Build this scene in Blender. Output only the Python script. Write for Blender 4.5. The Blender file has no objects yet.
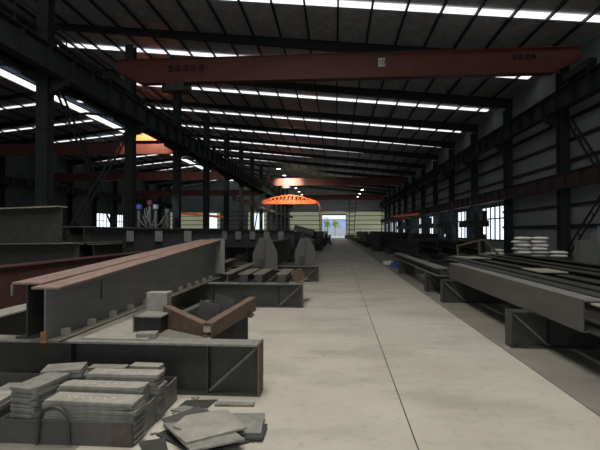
import bpy, bmesh, math, random
from mathutils import Vector, Matrix
random.seed(7)
S = bpy.context.scene
C = S.collection
PI = math.pi

# ------------------------------------------------------------ camera, world, exposure
cam = bpy.data.cameras.new('camera'); cam.sensor_width = 36; cam.lens = 27.0
cam.clip_start = .05; cam.clip_end = 600
co = bpy.data.objects.new('camera', cam); C.objects.link(co)
co.location = (0, 0, 1.6)
co.rotation_euler = (PI/2 + math.atan(6.5/450), 0, math.radians(4.45))
S.camera = co
w = bpy.data.worlds.new('sky'); S.world = w; w.use_nodes = True
bg = w.node_tree.nodes['Background']
bg.inputs['Color'].default_value = (.78, .87, 1, 1)
bg.inputs['Strength'].default_value = 1.25
S.view_settings.view_transform = 'Standard'
S.view_settings.look = 'None'
S.view_settings.exposure = 0.0
S.view_settings.gamma = 1
S.view_settings.use_curve_mapping = False
S.cycles.use_denoising = True
S.cycles.max_bounces = 6
S.cycles.diffuse_bounces = 4
S.cycles.glossy_bounces = 2
S.cycles.sample_clamp_indirect = 4
SKY = 1.35           # brightness of the roof skylights
REAR = 110.0        # daylight through the open bay door behind the camera

def area(name, loc, rot, sx, sy, power, col=(1, .97, .92)):
    l = bpy.data.lights.new(name, 'AREA'); l.shape = 'RECTANGLE'; l.size = sx; l.size_y = sy
    l.energy = power; l.color = col
    o = bpy.data.objects.new(name, l); C.objects.link(o); o.location = loc; o.rotation_euler = rot
    return o
# daylight: the open loading door behind the photographer and the wide glazed roof bays above it
area('rear_door_daylight', (1.5, -6.8, 2.8), (math.radians(84), 0, 0), 7, 5, REAR)
area('loading_bay_skylight', (-1.6, 3.5, 11.3), (0, math.radians(3), 0), 3.2, 11, 1250, (1, .96, .88))

# ------------------------------------------------------------ materials
def mat(name, col, rough=.6, metal=0, noise=0, nscale=4, col2=None, bump=0, spec=.5, stretch=None, coords='Object'):
    m = bpy.data.materials.new(name); m.use_nodes = True
    nt = m.node_tree; b = nt.nodes['Principled BSDF']
    b.inputs['Roughness'].default_value = rough; b.inputs['Metallic'].default_value = metal
    b.inputs['Specular IOR Level'].default_value = spec
    b.inputs['Base Color'].default_value = (*col, 1)
    if noise or col2:
        tc = nt.nodes.new('ShaderNodeTexCoord'); mp = nt.nodes.new('ShaderNodeMapping')
        nt.links.new(tc.outputs[coords], mp.inputs['Vector'])
        if stretch: mp.inputs['Scale'].default_value = stretch
        n = nt.nodes.new('ShaderNodeTexNoise'); n.inputs['Scale'].default_value = nscale
        n.inputs['Detail'].default_value = 6; n.inputs['Roughness'].default_value = .65
        nt.links.new(mp.outputs['Vector'], n.inputs['Vector'])
        r = nt.nodes.new('ShaderNodeValToRGB')
        c2 = col2 if col2 else tuple(c*(1-noise) for c in col)
        r.color_ramp.elements[0].position = .35; r.color_ramp.elements[0].color = (*c2, 1)
        r.color_ramp.elements[1].position = .65; r.color_ramp.elements[1].color = (*col, 1)
        nt.links.new(n.outputs['Fac'], r.inputs['Fac']); nt.links.new(r.outputs['Color'], b.inputs['Base Color'])
        if bump:
            bm_ = nt.nodes.new('ShaderNodeBump'); bm_.inputs['Strength'].default_value = bump; bm_.inputs['Distance'].default_value = .02
            nt.links.new(n.outputs['Fac'], bm_.inputs['Height']); nt.links.new(bm_.outputs['Normal'], b.inputs['Normal'])
    return m
def emis(name, col, s):
    m = bpy.data.materials.new(name); m.use_nodes = True; nt = m.node_tree
    nt.nodes.clear(); e = nt.nodes.new('ShaderNodeEmission'); o = nt.nodes.new('ShaderNodeOutputMaterial')
    e.inputs['Color'].default_value = (*col, 1); e.inputs['Strength'].default_value = s
    nt.links.new(e.outputs[0], o.inputs['Surface']); return m
def transl(name, col, f=.6):
    m = bpy.data.materials.new(name); m.use_nodes = True; nt = m.node_tree
    nt.nodes.clear(); o = nt.nodes.new('ShaderNodeOutputMaterial'); mx = nt.nodes.new('ShaderNodeMixShader')
    t = nt.nodes.new('ShaderNodeBsdfTranslucent'); d = nt.nodes.new('ShaderNodeBsdfDiffuse')
    t.inputs['Color'].default_value = (*col, 1); d.inputs['Color'].default_value = (*col, 1)
    mx.inputs[0].default_value = f
    nt.links.new(d.outputs[0], mx.inputs[1]); nt.links.new(t.outputs[0], mx.inputs[2]); nt.links.new(mx.outputs[0], o.inputs['Surface'])
    return m

M = {}
M['dark']   = mat('dark_primer_steel', (.052, .052, .046), .55, noise=.4, nscale=5)
M['web_lit']   = mat('side_lit_mill_scale_steel', (.20, .20, .205), .5, noise=.3, nscale=3, stretch=(1, .3, 3))  # mill scale lightened, side light on the web is in the colour
M['web']    = mat('mill_scale_steel', (.095, .092, .086), .5, noise=.3, nscale=3, stretch=(1, .3, 3))
M['grey']   = mat('grey_primer_steel', (.20, .20, .19), .55, noise=.3, nscale=7)
M['frame']  = mat('dark_green_grey_paint', (.022, .028, .028), .6, noise=.3, nscale=2)
M['rust']   = mat('rusty_brown_steel', (.30, .20, .165), .7, col2=(.17, .115, .10), nscale=6, stretch=(3, .5, 3))
M['orustm'] = mat('orange_rust_steel', (.17, .105, .07), .75, col2=(.09, .065, .05), nscale=8)
M['tab']    = mat('orange_rust', (.34, .17, .07), .8, noise=.4, nscale=20)
M['olive']  = mat('dusty_olive_steel', (.17, .155, .125), .7, noise=.4, nscale=9)
M['redp']   = mat('red_oxide_primer', (.075, .028, .026), .7, noise=.3, nscale=3)
M['crane']  = mat('dull_red_crane_paint', (.15, .035, .027), .5, noise=.25, nscale=1)
M['orange'] = mat('bright_orange_crane_paint', (.75, .16, .05), .5)
M['plate']  = mat('dusty_steel_plate', (.27, .265, .24), .55, col2=(.17, .165, .15), nscale=12)
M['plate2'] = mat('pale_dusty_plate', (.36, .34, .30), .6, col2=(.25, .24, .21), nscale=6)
M['foil']   = mat('roof_insulation_foil', (.55, .55, .54), .38, col2=(.33, .33, .33), nscale=2.6, bump=.8)
M['clad']   = mat('grey_wall_cladding', (.40, .44, .44), .6, noise=.2, nscale=.6)
M['cladd']  = mat('dark_wall_cladding', (.10, .11, .11), .7, noise=.3, nscale=.6)  # darker cladding tone for the left outer wall
M['lowrun'] = mat('dark_reddish_brown_paint', (.045, .026, .026), .6)
M['patch']  = mat('faded_red_brown_paint', (.10, .075, .068), .7, noise=.4, nscale=12)
M['cream']  = transl('cream_daylight_panel', (.82, .81, .64), .55)
M['white']  = mat('white_woven_sack', (.80, .79, .75), .8, noise=.25, nscale=10)
M['chalk']  = mat('chalk', (.62, .61, .57), .9)
M['cabinet'] = mat('grey_green_cabinet', (.22, .24, .22), .5)
M['bluebox'] = mat('pale_blue_box', (.35, .45, .52), .5)
M['blue']   = mat('blue_plastic', (.05, .13, .42), .5)
M['tan']    = mat('tan_yellow_paint', (.17, .14, .075), .6)
M['cement'] = mat('outdoor_concrete', (.55, .55, .53), .8)
M['glass']  = emis('daylit_window_pane', (.80, .90, 1), 1.7)
M['sky']    = emis('daylit_skylight_panel', (.95, .98, 1), SKY)
M['mon']    = emis('daylit_monitor_glazing', (.93, .97, 1), 1.6)
M['monr']   = emis('bluish_translucent_monitor_roof', (.45, .58, .85), .09)
M['lamp']   = emis('lamp_glow', (1, .96, .9), 14)
M['bld']    = mat('pale_blue_render', (.50, .60, .92), .8, noise=.15, nscale=.6)
M['leaf']   = mat('yellow_green_leaves', (.45, .60, .10), .8, noise=.4, nscale=3)
M['black']  = mat('black_rubber_and_shade', (.02, .02, .02), .7)
M['letter'] = mat('dark_lettering', (.012, .016, .018), .6)

def floor_mat():
    m = bpy.data.materials.new('worn_concrete_floor'); m.use_nodes = True; nt = m.node_tree
    b = nt.nodes['Principled BSDF']; b.inputs['Roughness'].default_value = .5; b.inputs['Specular IOR Level'].default_value = .35
    tc = nt.nodes.new('ShaderNodeTexCoord')
    def noise(s, sc=(1, 1, 1), d=6):
        mp = nt.nodes.new('ShaderNodeMapping'); mp.inputs['Scale'].default_value = sc
        nt.links.new(tc.outputs['Object'], mp.inputs['Vector'])
        n = nt.nodes.new('ShaderNodeTexNoise'); n.inputs['Scale'].default_value = s; n.inputs['Detail'].default_value = d
        n.inputs['Roughness'].default_value = .6
        nt.links.new(mp.outputs['Vector'], n.inputs['Vector']); return n.outputs['Fac']
    def ramp(f, a, b_, c1, c2):
        r = nt.nodes.new('ShaderNodeValToRGB'); r.color_ramp.elements[0].position = a; r.color_ramp.elements[1].position = b_
        r.color_ramp.elements[0].color = (*c1, 1); r.color_ramp.elements[1].color = (*c2, 1)
        nt.links.new(f, r.inputs['Fac']); return r.outputs['Color']
    def mix(f, a, b_, mode='MIX'):
        x = nt.nodes.new('ShaderNodeMix'); x.data_type = 'RGBA'; x.blend_type = mode
        if isinstance(f, float): x.inputs[0].default_value = f
        else: nt.links.new(f, x.inputs[0])
        nt.links.new(a, x.inputs[6]); nt.links.new(b_, x.inputs[7]); return x.outputs[2]
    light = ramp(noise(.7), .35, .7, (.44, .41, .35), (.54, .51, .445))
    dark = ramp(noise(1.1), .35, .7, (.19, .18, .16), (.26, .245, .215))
    sx = nt.nodes.new('ShaderNodeSeparateXYZ'); nt.links.new(tc.outputs['Object'], sx.inputs[0])
    def step(inp, val, gt=True):
        a = nt.nodes.new('ShaderNodeMath'); a.operation = 'GREATER_THAN' if gt else 'LESS_THAN'
        nt.links.new(inp, a.inputs[0]); a.inputs[1].default_value = val; return a.outputs[0]
    def mul(a, b_):
        x = nt.nodes.new('ShaderNodeMath'); x.operation = 'MULTIPLY'; nt.links.new(a, x.inputs[0]); nt.links.new(b_, x.inputs[1]); return x.outputs[0]
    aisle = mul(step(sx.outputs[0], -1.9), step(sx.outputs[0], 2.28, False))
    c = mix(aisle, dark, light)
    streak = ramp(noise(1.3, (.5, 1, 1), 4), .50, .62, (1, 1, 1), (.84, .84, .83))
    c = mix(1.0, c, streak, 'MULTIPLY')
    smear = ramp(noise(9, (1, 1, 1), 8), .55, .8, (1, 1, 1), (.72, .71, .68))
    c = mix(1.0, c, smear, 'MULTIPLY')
    nt.links.new(c, b.inputs['Base Color'])
    return m
M['floor'] = floor_mat()

# ------------------------------------------------------------ helpers
class MB:
    def __init__(s): s.v = []; s.f = []
    def hexa(s, p):                       # 8 points: bottom loop then top loop
        n = len(s.v); s.v += [tuple(q) for q in p]
        s.f += [tuple(n+i for i in t) for t in ((3,2,1,0),(4,5,6,7),(0,1,5,4),(1,2,6,5),(2,3,7,6),(3,0,4,7))]
        return s
    def box(s, x0, x1, y0, y1, z0, z1):
        return s.hexa([(x0,y0,z0),(x1,y0,z0),(x1,y1,z0),(x0,y1,z0),(x0,y0,z1),(x1,y0,z1),(x1,y1,z1),(x0,y1,z1)])
    def rbox(s, c, sz, rx=0, ry=0, rz=0):
        R = Matrix.Rotation(rz,3,'Z') @ Matrix.Rotation(ry,3,'Y') @ Matrix.Rotation(rx,3,'X')
        a, b, d = sz[0]/2, sz[1]/2, sz[2]/2
        return s.hexa([Vector(c) + R @ Vector(q) for q in ((-a,-b,-d),(a,-b,-d),(a,b,-d),(-a,b,-d),(-a,-b,d),(a,-b,d),(a,b,d),(-a,b,d))])
    def bar(s, p, q, w, h=None):          # square bar between points
        p = Vector(p); q = Vector(q); d = (q-p).normalized(); h = h or w
        up = Vector((0,0,1)) if abs(d.z) < .95 else Vector((0,1,0))
        a = d.cross(up).normalized()*w/2; b = a.cross(d).normalized()*h/2
        return s.hexa([p-a-b, p+a-b, q+a-b, q-a-b, p-a+b, p+a+b, q+a+b, q-a+b])
    def tube(s, pts, r, n=8):
        pts = [Vector(p) for p in pts]; k0 = len(s.v)
        prev = None
        for i, p in enumerate(pts):
            d = (pts[min(i+1,len(pts)-1)] - pts[max(i-1,0)]).normalized()
            if prev is None:
                up = Vector((0,0,1)) if abs(d.z) < .9 else Vector((1,0,0)); a = d.cross(up).normalized()
            else: a = (prev - d*prev.dot(d)).normalized()
            prev = a; b = d.cross(a)
            for j in range(n):
                t = 2*PI*j/n; s.v.append(tuple(p + a*math.cos(t)*r + b*math.sin(t)*r))
        for i in range(len(pts)-1):
            for j in range(n):
                j2 = (j+1) % n
                s.f.append((k0+i*n+j, k0+i*n+j2, k0+(i+1)*n+j2, k0+(i+1)*n+j))
        s.f.append(tuple(k0+j for j in range(n))[::-1]); s.f.append(tuple(k0+(len(pts)-1)*n+j for j in range(n)))
        return s
    def prism(s, poly, a, b, axis='y'):   # polygon extruded from a to b along an axis
        n = len(poly); k = len(s.v)
        for t in (a, b):
            for (u, v) in poly:
                s.v.append((u, t, v) if axis == 'y' else ((t, u, v) if axis == 'x' else (u, v, t)))
        s.f.append(tuple(range(k, k+n))); s.f.append(tuple(range(k+2*n-1, k+n-1, -1)))
        for i in range(n):
            j = (i+1) % n; s.f.append((k+j, k+i, k+n+i, k+n+j))
        return s
    def mesh(s, name, m):
        me = bpy.data.meshes.new(name); me.from_pydata(s.v, [], s.f)
        b = bmesh.new(); b.from_mesh(me); bmesh.ops.recalc_face_normals(b, faces=b.faces); b.to_mesh(me); b.free()
        me.materials.append(m); return me
    def build(s, name, m, parent=None, bevel=0, label=None):
        o = bpy.data.objects.new(name, s.mesh(name, m)); C.objects.link(o)
        if parent: o.parent = parent
        if bevel:
            bv = o.modifiers.new('bevel', 'BEVEL'); bv.width = bevel; bv.segments = 2; bv.limit_method = 'ANGLE'
        if label: o['label'] = label
        return o
def tag(o, label, cat, group=None):
    o['label'] = label; o['category'] = cat
    if group: o['group'] = group
    return o
def thing(name, label, cat, loc=(0,0,0), rz=0, group=None):
    o = bpy.data.objects.new(name, None); C.objects.link(o); o.empty_display_size = .2
    o.location = loc; o.rotation_euler = (0,0,rz); return tag(o, label, cat, group)
def struct(name, mb, m):
    o = mb.build(name, m); o['kind'] = 'structure'; return o
def dup(r, loc, rz=None, label=None, group=None):
    c = r.copy(); C.objects.link(c); c.location = loc
    if rz is not None: c.rotation_euler = (0,0,rz)
    if label: c['label'] = label
    if group: c['group'] = group
    for ch in list(r.children):
        d = ch.copy(); C.objects.link(d); d.parent = c
        for g in list(ch.children):
            e = g.copy(); C.objects.link(e); e.parent = d
    return c
ORD = ['nearest', 'second', 'third', 'fourth', 'fifth', 'sixth', 'seventh', 'eighth', 'ninth', 'tenth', 'eleventh', 'twelfth', 'thirteenth', 'fourteenth', 'fifteenth', 'sixteenth', 'seventeenth', 'eighteenth', 'nineteenth', 'twentieth', 'twenty-first', 'twenty-second', 'twenty-third', 'twenty-fourth', 'twenty-fifth', 'twenty-sixth', 'twenty-seventh', 'twenty-eighth', 'twenty-ninth', 'thirtieth', 'thirty-first']

# ------------------------------------------------------------ the shell
XL, XR, XW, XLL = -11.5, 11.9, 12.35, -43.0
Y0, YE = -8.0, 115.0
RX = -27.0
def roofz(x):
    return 10.96 - .0994*(x-11.66) if x > RX else 14.80 + .0994*(x-RX)
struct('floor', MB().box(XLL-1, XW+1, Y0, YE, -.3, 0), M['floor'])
struct('trim_1', MB().hexa([(.51,Y0,-.01),(.52,Y0,-.01),(.83,30,-.01),(.82,30,-.01),(.51,Y0,.002),(.52,Y0,.002),(.83,30,.002),(.82,30,.002)]).box(.82,.83,30,YE,-.01,.002), M['dark'])          # the sawn joint along the aisle
struct('trim_2', MB().box(2.278, 2.286, Y0, YE, -.01, .002), M['dark'])
YARD = MB().box(-60, 60, YE, 260, -.3, -.02); struct('trim_3', YARD, M['cement'])
# roof: two slopes with an opening under the ridge monitor
def slope(x0, x1): 
    z0, z1 = roofz(x0), roofz(x1)
    return MB().hexa([(x0,Y0,z0),(x1,Y0,z1),(x1,YE,z1),(x0,YE,z0),(x0,Y0,z0+.12),(x1,Y0,z1+.12),(x1,YE,z1+.12),(x0,YE,z0+.12)])
c_ = slope(-25.9, XW+.3); cl = slope(XLL-.3, -28.1); n = len(c_.v); c_.v += cl.v; c_.f += [tuple(i+n for i in f) for f in cl.f]
struct('ceiling', c_, M['foil'])
# right wall with window openings in every bay from 32 m on
FR = [17.0 + 7.5*k for k in range(13)]
wr = MB(); wz0, wz1 = .95, 3.55
ys = Y0; holes = []
for k, y in enumerate(FR):
    if k >= 2: holes.append((y+.9 if k > 2 else y+1.9, y+7.0))
edges = Y0
for a, b in holes:
    wr.box(XW, XW+.2, edges, a, 0, 11.1); wr.box(XW, XW+.2, a, b, 0, wz0); wr.box(XW, XW+.2, a, b, wz1, 11.1); edges = b
wr.box(XW, XW+.2, edges, YE, 0, 11.1)
struct('wall_right', wr, M['clad'])
for i, (a, b) in enumerate(holes):
    mb = MB()
    for t in range(6):
        yy = a + (b-a)*t/5; mb.box(XW-.03, XW+.06, yy-.05, yy+.05, wz0, wz1)
    for zz in (wz0, (wz0+wz1)/2 + .35, wz1): mb.box(XW-.03, XW+.06, a, b, zz-.05, zz+.05)
    fr = mb.build('window_%d' % (i+1), M['frame']); fr['kind'] = 'structure'
    MB().box(XW+.07, XW+.09, a, b, wz0, wz1).build('window_pane', M['glass'], fr)
# left outer wall
wl = MB(); lh = [(77.0+1.0, 77+6.2), (84.5+1.5, 84.5+5.0)]
edges = Y0
for a, b in lh:
    wl.box(XLL-.2, XLL, edges, a, 0, 13.2); wl.box(XLL-.2, XLL, a, b, 0, 2.2); wl.box(XLL-.2, XLL, a, b, 4.9, 13.2); edges = b
wl.box(XLL-.2, XLL, edges, YE, 0, 13.2)
struct('wall_left', wl, M['cladd'])
for i, (a, b) in enumerate(lh):
    mb = MB()
    for t in range(5):
        yy = a + (b-a)*t/4; mb.box(XLL-.06, XLL+.03, yy-.06, yy+.06, 2.2, 4.9)
    mb.box(XLL-.06, XLL+.03, a, b, 3.5, 3.62)
    fr = mb.build('window_%d' % (i+20), M['frame']); fr['kind'] = 'structure'
    MB().box(XLL-.09, XLL-.07, a, b, 2.2, 4.9).build('window_pane', M['glass'], fr)
# end wall: grey sheeting above, cream daylight panels below, truck door, two openings on the left
DX0, DX1, DZ = -3.25, 2.75, 5.75
ops = [(-34.0, -30.6, 2.2, 6.3), (-21.6, -18.3, 2.2, 6.3), (DX0, DX1, 0, DZ)]
ZC = 6.7
we = MB(); x = XLL
top = MB()
top.prism([(XLL, ZC), (XW, ZC), (XW, 11.0), (RX, 14.8), (XLL, 13.2)], YE, YE+.2)
struct('wall_back', top, M['clad'])
for (a, b, z0, z1) in ops:
    we.box(x, a, YE+.05, YE+.1, 0, ZC); we.box(a, b, YE+.05, YE+.1, z1, ZC)
    if z0 > 0: we.box(a, b, YE+.05, YE+.1, 0, z0)
    x = b
we.box(x, XW, YE+.05, YE+.1, 0, ZC)
struct('wall_back_lower', we, M['cream'])
struct('trim_30', MB().box(-29.8, -22.4, YE-.02, YE+.04, 0, ZC).box(-17.6, XL, YE-.02, YE+.04, 0, ZC), M['clad'])
for i in range(6):
    z = 1.0 + i*1.13
    mb = MB()
    for a, b in ((XLL, -34.0), (-30.6, -21.6), (-18.3, DX0), (DX1, XW)): mb.box(a, b, YE-.08, YE+.04, z, z+.16)
    struct('trim_%d' % (10+i), mb, M['frame'])
d1 = MB().box(DX0-.12, DX0, YE-.1, YE+.2, 0, DZ).box(DX1, DX1+.12, YE-.1, YE+.2, 0, DZ).box(DX0-.12, DX1+.12, YE-.1, YE+.2, DZ, DZ+.3)
struct('door_1', d1, M['frame'])
# wall behind the camera either side and above the open loading door
struct('wall_front', MB().box(XLL, -4, Y0-.2, Y0, 0, 13).box(6, XW, Y0-.2, Y0, 0, 11).box(-4, 6, Y0-.2, Y0, 6, 12), M['clad'])

# ridge monitor
mr = bpy.data.objects.new('window_40', None); C.objects.link(mr); mr.location = (RX, Y0, 14.7); mr['kind'] = 'structure'
L = YE-Y0
MB().box(-1.15, -1.10, 0, L, .05, .62).build('glazing', M['mon'], mr, label='bright white glazing')
MB().box(-1.15, 1.15, 0, L, .72, .76).build('monitor_roof', M['monr'], mr, label='dim bluish translucent roof of the monitor')
mb = MB()
for k in range(int(L/2.5)): mb.box(-1.1, 1.1, k*2.5, k*2.5+.12, .60, .70)
mb.box(-.05, .05, 0, L, .6, .7); mb.box(1.05, 1.12, 0, L, .1, .7); mb.box(-1.12,-1.02,0,L,.62,.72)
mb.build('monitor_frame', M['frame'], mr)

# transverse skylight strips, one per bay
sk = [20.6 + 7.5*k for k in range(-3, 13)]
proto = None
for i, y in enumerate(sk):
    wv = .27 if i < 6 else .2
    for side in (0, 1):
        xa, xb = ((-25.7, 11.75) if side == 0 else (XLL+.3, -28.4))
        if side == 1 and i < 4: continue
        za, zb = roofz(xa)-.03, roofz(xb)-.03
        mb = MB().hexa([(xa,-wv,za-.02),(xb,-wv,zb-.02),(xb,wv,zb-.02),(xa,wv,za-.02),(xa,-wv,za),(xb,-wv,zb),(xb,wv,zb),(xa,wv,za)])
        o = mb.build('skylight_strip', M['sky']); o.location = (0, y, 0)
        lab = 'bright translucent skylight strip across the %s roof slope, %s of them counted from the camera' % (('right', 'left')[side], ORD[i if side == 0 else i-4])
        tag(o, lab, 'skylight', 'transverse skylight strips in the roof')

# purlins
px = [11.0 - 1.55*k for k in range(24)] + [-29.4 - 2.0*k for k in range(7)]
for i, x in enumerate(px):
    z = roofz(x)
    o = MB().box(-.045, .045, 0, YE-Y0, -.18, -.04).build('roof_purlin', M['frame']); o.location = (x, Y0, z)
    tag(o, 'dark roof purlin running the length of the hall, %s from the right wall' % (ORD[i] if i else 'first'), 'purlin', 'purlins under the roof sheeting')
# rafters
for k, y in enumerate([9.5] + FR):
    mb = MB()
    for xa, xb in ((XW-.1, XL), (XL, RX), (RX, -43)):
        za, zb = roofz(xa)-.18, roofz(xb)-.18
        da, db = (.60, .32) if xa > 0 else ((.32, .22) if xa > -20 else (.22, .8))
        for (o0, o1, hw) in ((0, -.03, .13), (-1, -1.03, .13), (0, -1, .02)):
            def zz(z, d, t): return z + t*d if t >= -1 else z - d - .03
            mb.hexa([(xa,-hw,zz(za,da,o1)),(xb,-hw,zz(zb,db,o1)),(xb,hw,zz(zb,db,o1)),(xa,hw,zz(za,da,o1)),
                     (xa,-hw,zz(za,da,o0)),(xb,-hw,zz(zb,db,o0)),(xb,hw,zz(zb,db,o0)),(xa,hw,zz(za,da,o0))])
    o = mb.build('roof_rafter', M['frame']); o.location = (0, y, 0)
    tag(o, 'dark steel I-section roof rafter spanning the hall, %s from the camera' % ORD[k], 'rafter', 'main roof rafters')

# columns
def make_column(h, s):
    t = thing('steel_column', '', 'column')
    m = MB().box(-.24, .24, -.22, -.20, 0, h).box(-.24, .24, .20, .22, 0, h).box(-.012, .012, -.2, .2, 0, h).build('shaft', M['frame'], t)
    MB().box(-.32, .32, -.3, .3, 0, .03).build('base_plate', M['frame'], t)
    mb = MB()
    for q in s:
        zt = 8.05 if (q < 0 and len(s) == 2) else 7.6
        mb.prism([(q*.24, zt-.6), (q*.24, zt), (q*.95, zt), (q*.95, zt-.2)], -.12, .12)
    mb.build('bracket', M['frame'], t)
    MB().box(-.22,.22,-.25,-.22,1.0,1.04).box(-.22,.22,-.25,-.22,3.4,3.44).box(-.22,.22,-.25,-.22,5.6,5.64).build('stiffener', M['frame'], t)
    return t
c0 = make_column(12.1, (-1, 1)); c1 = make_column(10.0, (-1,)); c2 = make_column(12.1, (1,))
for k, y in enumerate(FR):
    for (p, x, nm) in ((c0, XL, 'left aisle row'), (c1, XR, 'right wall row'), (c2, XLL+.4, 'far left wall row')):
        lab = 'dark steel H-column in the %s, %s from the camera' % (nm, ORD[k])
        if k == 0: p.location = (x, y, 0); tag(p, lab, 'column', 'columns of the ' + nm)
        else: dup(p, (x, y, 0), None, lab, 'columns of the ' + nm)

# runway beams
def runway(x, z0, z1, w, label, m=None, y0=Y0, rail=True):
    t = thing('crane_runway_beam', label, 'beam', (x, y0, z0)); L = YE-.3-y0; h = z1-z0
    MB().box(-.01, .01, 0, L, .03, h-.03).build('web', m or M['frame'], t)
    MB().box(-w/2, w/2, 0, L, h-.03, h).build('top_flange', m or M['frame'], t)
    MB().box(-w/2, w/2, 0, L, 0, .03).build('bottom_flange', m or M['frame'], t)
    mb = MB()
    for k in range(int(L/1.5)): mb.box(-w/2+.02, w/2-.02, k*1.5, k*1.5+.015, .03, h-.03)
    mb.build('stiffeners', m or M['frame'], t)
    if rail: MB().box(-.04, .04, 0, L, h, h+.12).build('rail', M['dark'], t)
    return t
runway(XL+.75, 7.6, 8.6, .42, 'deep dark crane runway beam on the hall side of the left columns')
runway(XL-.85, 8.05, 8.6, .36, 'deep dark crane runway beam on the far side of the left columns')
runway(XR-.72, 7.6, 8.6, .40, 'deep dark crane runway beam along the right wall columns')
runway(XLL+1.1, 7.6, 8.6, .40, 'crane runway beam along the far left wall')
runway(XR-.42, 3.75, 4.55, .25, 'low reddish brown longitudinal beam along the right wall columns', M['lowrun'], 10, False)
runway(XL+.75, 4.95, 5.4, .3, 'pale lower crane rail beam on the far left columns, carrying the orange gantry', M['grey'], 47, False)
# longitudinal eave struts above the left columns
for (x, y_, z0, z1, lab) in ((XL-.5, 0, 9.0, 9.75, 'dark lattice tie girder above the left runway beams'),):
    t = thing('lattice_tie_girder', lab, 'girder', (x, Y0, z0))
    MB().box(-.1, .1, 0, YE-Y0-.3, 0, .12).build('bottom_chord', M['frame'], t)
    MB().box(-.1, .1, 0, YE-Y0-.3, z1-z0, z1-z0+.12).build('top_chord', M['frame'], t)
    mb = MB()
    for k in range(160):
        a = k*.75; 
        if a > YE-Y0-1.5: break
        mb.bar((0, a, .1), (0, a+.75, z1-z0+.02), .08) if k % 2 == 0 else mb.bar((0, a, z1-z0+.02), (0, a+.75, .1), .08)
    mb.build('lacing', M['frame'], t)
t = thing('runway_walkway', 'dark maintenance walkway with handrail beside the left crane runway', 'walkway', (XL, Y0, 8.62))
L = YE-Y0-.5
MB().box(-.62, .62, 0, L, .0, .05).build('deck', M['frame'], t)
mb = MB()
for k in range(int(L/1.5)): mb.box(.53, .57, k*1.5, k*1.5+.04, .05, 1.05)
mb.box(.53, .57, 0, L, 1.05, 1.09).box(.53,.57,0,L,.55,.58).build('handrail', M['frame'], t)

# laced X braces in the column rows
def brace(x, ya, za, yb, zb, lab):
    t = thing('laced_column_brace', lab, 'brace', (x, ya, 0))
    p, q = Vector((0,0,za)), Vector((0,yb-ya,zb)); d = (q-p).normalized(); nn = Vector((0,-d.z,d.y))*.17
    mb = MB().bar(p+nn, q+nn, .07).bar(p-nn, q-nn, .07); n = 12
    for i in range(1, n): c = p.lerp(q, i/n); mb.bar(c+nn, c-nn, .045)
    mb.build('lattice', M['frame'], t)
brace(XL-.06, 17.3, 8.3, 24.2, .2, 'laced diagonal brace falling away from the nearest left column')
brace(XL+.08, 24.2, 7.3, 17.3, .2, 'laced diagonal brace rising towards the second left column')
brace(XR-.08, 24.3, 7.9, 17.3, .3, 'laced diagonal brace high against the near right wall')
brace(XR+.06, 24.3, .45, 17.3, 6.4, 'laced ladder-like diagonal brace leaning at the near right wall, low part')
brace(XL, 69.5, 8, 62.2, .2, 'laced diagonal brace far down the left column row')
brace(XR, 77.2, 7.4, 84.2, .2, 'laced diagonal brace far down the right column row')

# wall girts on the right wall
for i, z in enumerate((1.9, 3.0, 5.3, 6.4, 7.5, 9.3)):
    segs = MB()
    if z in (1.9, 3.0): segs.box(-.08, .08, 0, 33.9-Y0, -.07, .07)
    else: segs.box(-.08, .08, 0, YE-Y0, -.07, .07)
    o = segs.build('wall_girt', M['frame']); o.location = (XW-.1, Y0, z)
    tag(o, 'dark horizontal girt on the right wall cladding, %s from the floor' % (ORD[i] if i else 'lowest'), 'girt')

# ------------------------------------------------------------ cranes
def text_mesh(name, s, size, m, parent, loc, rot, label=None):
    cu = bpy.data.curves.new(name, 'FONT'); cu.body = s; cu.size = size; cu.extrude = .004; cu.align_x = 'CENTER'; cu.align_y = 'CENTER'
    tmp = bpy.data.objects.new('t', cu); C.objects.link(tmp)
    dg = bpy.context.evaluated_depsgraph_get(); me = bpy.data.meshes.new_from_object(tmp.evaluated_get(dg))
    bpy.data.objects.remove(tmp); me.materials.clear(); me.materials.append(m)
    o = bpy.data.objects.new(name, me); C.objects.link(o); o.parent = parent; o.location = loc; o.rotation_euler = rot
    return o
def crane(x0, x1, y, label, m=None, zb=8.87, h=1.13):
    m = m or M['crane']
    t = thing('overhead_crane', label, 'crane', ((x0+x1)/2, y, 8.72)); W = x1-x0; zb -= 8.72
    # box girder with ends that taper up
    prof = [(-W/2, zb+h), (-W/2, zb+h-.5), (-W/2+1.2, zb), (W/2-1.2, zb), (W/2, zb+h-.5), (W/2, zb+h)]
    MB().prism(prof, -.22, .22).box(-W/2, W/2, -.3, .3, zb+h, zb+h+.03).build('box_girder', m, t)
    for s in (-1, 1):
        e = MB().box(s*W/2-.17, s*W/2+.17, -1.1, 1.1, .12, .45).build('end_truck', M['frame'], t)
        for q in (-.8, .8):
            MB().tube([(s*W/2-.05, q, .17), (s*W/2+.05, q, .17)], .17, 14).build('wheel', M['dark'], e)
    hx = -W/2 + 3.0
    ho = MB().box(hx-.45, hx+.45, -.35, .35, zb-.42, zb-.02).build('hoist', M['dark'], t)
    MB().tube([(hx-.7, 0, zb-.25), (hx+.7, 0, zb-.25)], .18, 12).build('hoist_drum', M['dark'], ho)
    return t
cr = crane(XL+.75, XR-.72, 21.5, 'nearest dull red overhead crane girder spanning the right hall with a small white 10 plate')
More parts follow.
